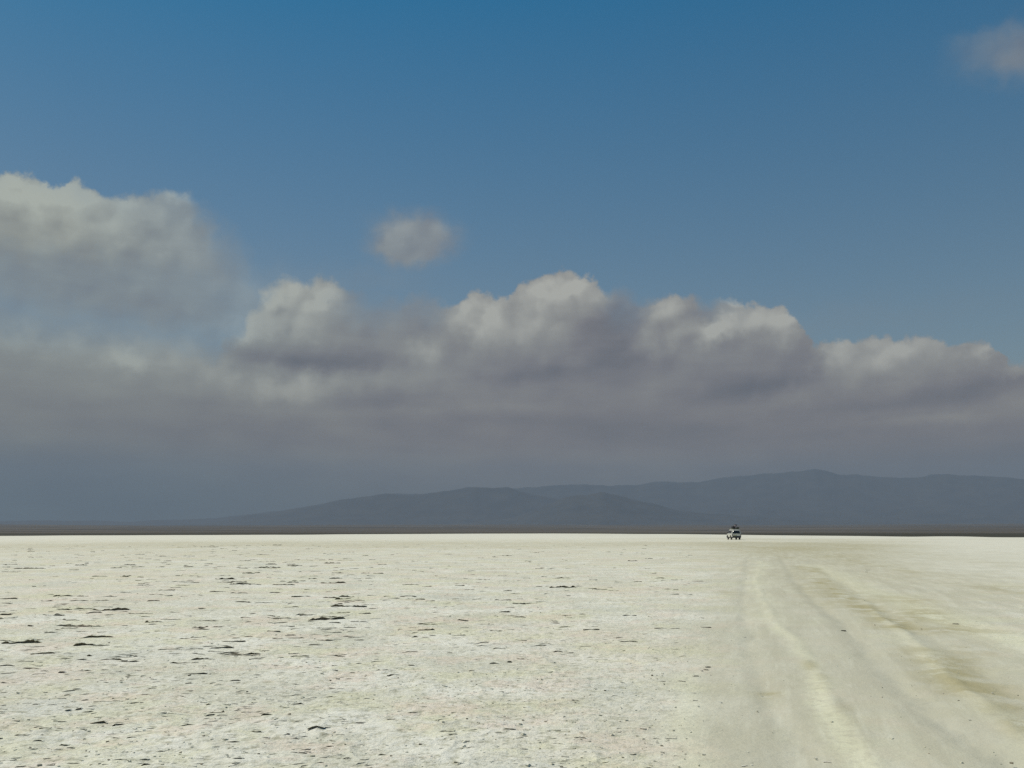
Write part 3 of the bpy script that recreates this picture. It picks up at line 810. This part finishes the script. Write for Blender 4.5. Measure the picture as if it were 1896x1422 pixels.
    # wheels
    def lathe(prof, seg, cx, cy, cz):
        vs, fs = [], []
        for i in range(seg):
            t = 2 * math.pi * i / seg
            for x, r in prof: vs.append((cx + x, cy + r * math.cos(t), cz + r * math.sin(t)))
        n = len(prof)
        for i in range(seg):
            for j in range(n - 1):
                a = i * n + j; b = ((i + 1) % seg) * n + j
                fs.append((a, a + 1, b + 1, b))
        return vs, fs
    for s in (-1, 1):
        for a in AX:
            w = bpy.data.objects.new('wheel', None); col.objects.link(w); w.parent = root
            x = s * .80
            vs, fs = lathe([(-.13, .20), (-.135, .30), (-.12, .37), (-.08, .395), (.08, .395), (.12, .37), (.135, .30), (.13, .20)], 32, x, a, .39)
            mesh_obj('tyre', vs, fs, M_RUBBER, w)
            vs, fs = lathe([(.125 * s, .215), (.10 * s, .19), (.04 * s, .16), (.05 * s, .08), (.10 * s, .06), (.10 * s, .001)], 24, x, a, .39)
            mesh_obj('rim', vs, fs, M_STEEL, w)
    # roof rack: part of the car
    bm = bmesh.new()
    for s in (-1, 1):
        tube(bm, [(s * .66, -2.05, 2.16), (s * .66, .45, 2.16)], .018)
        tube(bm, [(s * .66, -2.05, 2.06), (s * .66, .45, 2.06)], .016)
        for y in (-2.0, -1.2, -.4, .4): tube(bm, [(s * .66, y, 1.93), (s * .66, y, 2.16)], .016)
    for y in (-2.05, .45):
        tube(bm, [(-.66, y, 2.16), (.66, y, 2.16)], .018); tube(bm, [(-.66, y, 2.06), (.66, y, 2.06)], .016)
    for y in np.linspace(-1.85, .25, 8): box(bm, -.66, .66, y - .04, y + .04, 2.045, 2.065)
    fin('roof_rack', bm, M_RACK, root)
    return root

wagon = build_wagon()
YAW = R(13 - 0)
wx, wy = ground(1363, 999.3)
view = math.atan2(wx, wy)
# tail towards the camera, turned so the car's left flank shows on the photo's left
WROT = -view + YAW
mid = Vector((wx, wy, 0)) + Vector((-math.sin(WROT), math.cos(WROT), 0)) * 1.9
wagon.location = (mid.x, mid.y, 0.0)
wagon.rotation_euler = (0, 0, WROT)
WM = Matrix.Translation(wagon.location) @ Matrix.Rotation(WROT, 4, 'Z')

# luggage lying on the rack: lumpy cloth shapes
def sack(name, size, loc, rot, mat, label, cat, seed, boxy=.5, straps=0, strapmat=None):
    bm = bmesh.new(); bmesh.ops.create_cube(bm, size=2)
    bmesh.ops.subdivide_edges(bm, edges=bm.edges[:], cuts=9, use_grid_fill=True)
    r = random.Random(seed); ph = [r.uniform(0, 6.28) for _ in range(6)]
    for v in bm.verts:
        p = v.co.copy(); sph = p.normalized() * 1.25
        q = p.lerp(sph, 1 - boxy)
        q *= 1 + .05 * math.sin(5 * q.x + ph[0]) * math.sin(4 * q.y + ph[1]) + .05 * math.sin(7 * q.z + ph[2] + 3 * q.x)
        if q.z > 0: q.z *= 1 + .12 * math.sin(2.5 * q.x + ph[3]) * math.cos(2.1 * q.y + ph[4])
        v.co = Vector((q.x * size[0] / 2, q.y * size[1] / 2, q.z * size[2] / 2))
    lo = min(v.co.z for v in bm.verts)
    for v in bm.verts: v.co.z -= lo
    me = bpy.data.meshes.new(name); bm.to_mesh(me); bm.free(); me.materials.append(mat)
    me.polygons.foreach_set('use_smooth', [True] * len(me.polygons))
    o = bpy.data.objects.new(name, me); col.objects.link(o)
    o.matrix_world = WM @ Matrix.Translation(loc) @ Matrix.Rotation(rot, 4, 'Z')
    tag(o, label, cat, 'luggage tied on the roof rack')
    for k in range(straps):
        vs, fs = [], []; yy = (-.22 + .44 * k / max(1, straps - 1)) * size[0]
        n = 28
        for i in range(n):
            t = 2 * math.pi * i / n
            cy, cz = math.cos(t), math.sin(t); kk = 1 / max(abs(cy), abs(cz)) ** .45
            for w_ in (-.022, .022):
                vs.append((yy + w_, cy * kk * size[1] * .545, -lo + cz * kk * size[2] * .56))
        for i in range(n):
            a, b = 2 * i, 2 * ((i + 1) % n); fs.append((a, a + 1, b + 1, b))
        st = mesh_obj('strap', vs, fs, strapmat or M_BLACK, o)
        md = st.modifiers.new('thickness', 'SOLIDIFY'); md.thickness = .006
    return o
M_BAG1 = simple_mat('black canvas', (.022, .022, .026), .9, .3, 9.0, bump=.01)
M_BAG2 = simple_mat('pinkish grey cloth', (.36, .31, .33), .95, .2, 9.0, bump=.01)
M_BAG3 = simple_mat('dark olive tarpaulin', (.050, .055, .042), .8, .3, 9.0, bump=.01)
M_BAG4 = simple_mat('dark brown cloth', (.06, .045, .05), .9, .3, 9.0, bump=.01)
sack('duffel_bag', (.56, .95, .50), (-.36, -1.45, 2.07), .1, M_BAG1, 'black canvas duffel bag, leftmost of the load on the wagon roof', 'bag', 3, .55, 2, M_BAG4)
sack('cloth_sack', (.36, .60, .66), (.08, -1.55, 2.07), -.1, M_BAG2, 'pale pinkish grey cloth sack standing between the dark bags on the wagon roof', 'sack', 5, .45, 1)
sack('rolled_blanket', (.40, .50, .24), (.10, -1.52, 2.70), .15, M_BAG4, 'small dark brown rolled blanket on top of the pale sack', 'blanket', 8, .4, 1)
sack('tarpaulin_bundle', (.54, 1.15, .36), (.46, -1.40, 2.07), -.05, M_BAG3, 'low dark olive tarpaulin bundle, rightmost of the load on the wagon roof', 'bundle', 9, .5, 2)

# ------------------------------------------------------------------ air
def build_haze():
    bm = bmesh.new(); bmesh.ops.create_cube(bm, size=1)
    for v in bm.verts: v.co = Vector((v.co.x * 37000, v.co.y * 37000, -10 + (v.co.z + .5) * 1340))
    me = bpy.data.meshes.new('haze'); bm.to_mesh(me); bm.free()
    m = bpy.data.materials.new('dusty air'); m.use_nodes = True; nt = m.node_tree; nt.nodes.clear()
    out = nt.nodes.new('ShaderNodeOutputMaterial'); pv = nt.nodes.new('ShaderNodeVolumePrincipled')
    pv.inputs['Color'].default_value = (.425, .52, .645, 1)
    pv.inputs['Density'].default_value = 8.2e-5
    pv.inputs['Anisotropy'].default_value = 0.0
    nt.links.new(pv.outputs[0], out.inputs['Volume'])
    me.materials.append(m)
    o = bpy.data.objects.new('haze', me); col.objects.link(o)
    tag(o, 'thin blue-grey dusty air over the flat and hills', 'haze', kind='stuff')
build_haze()
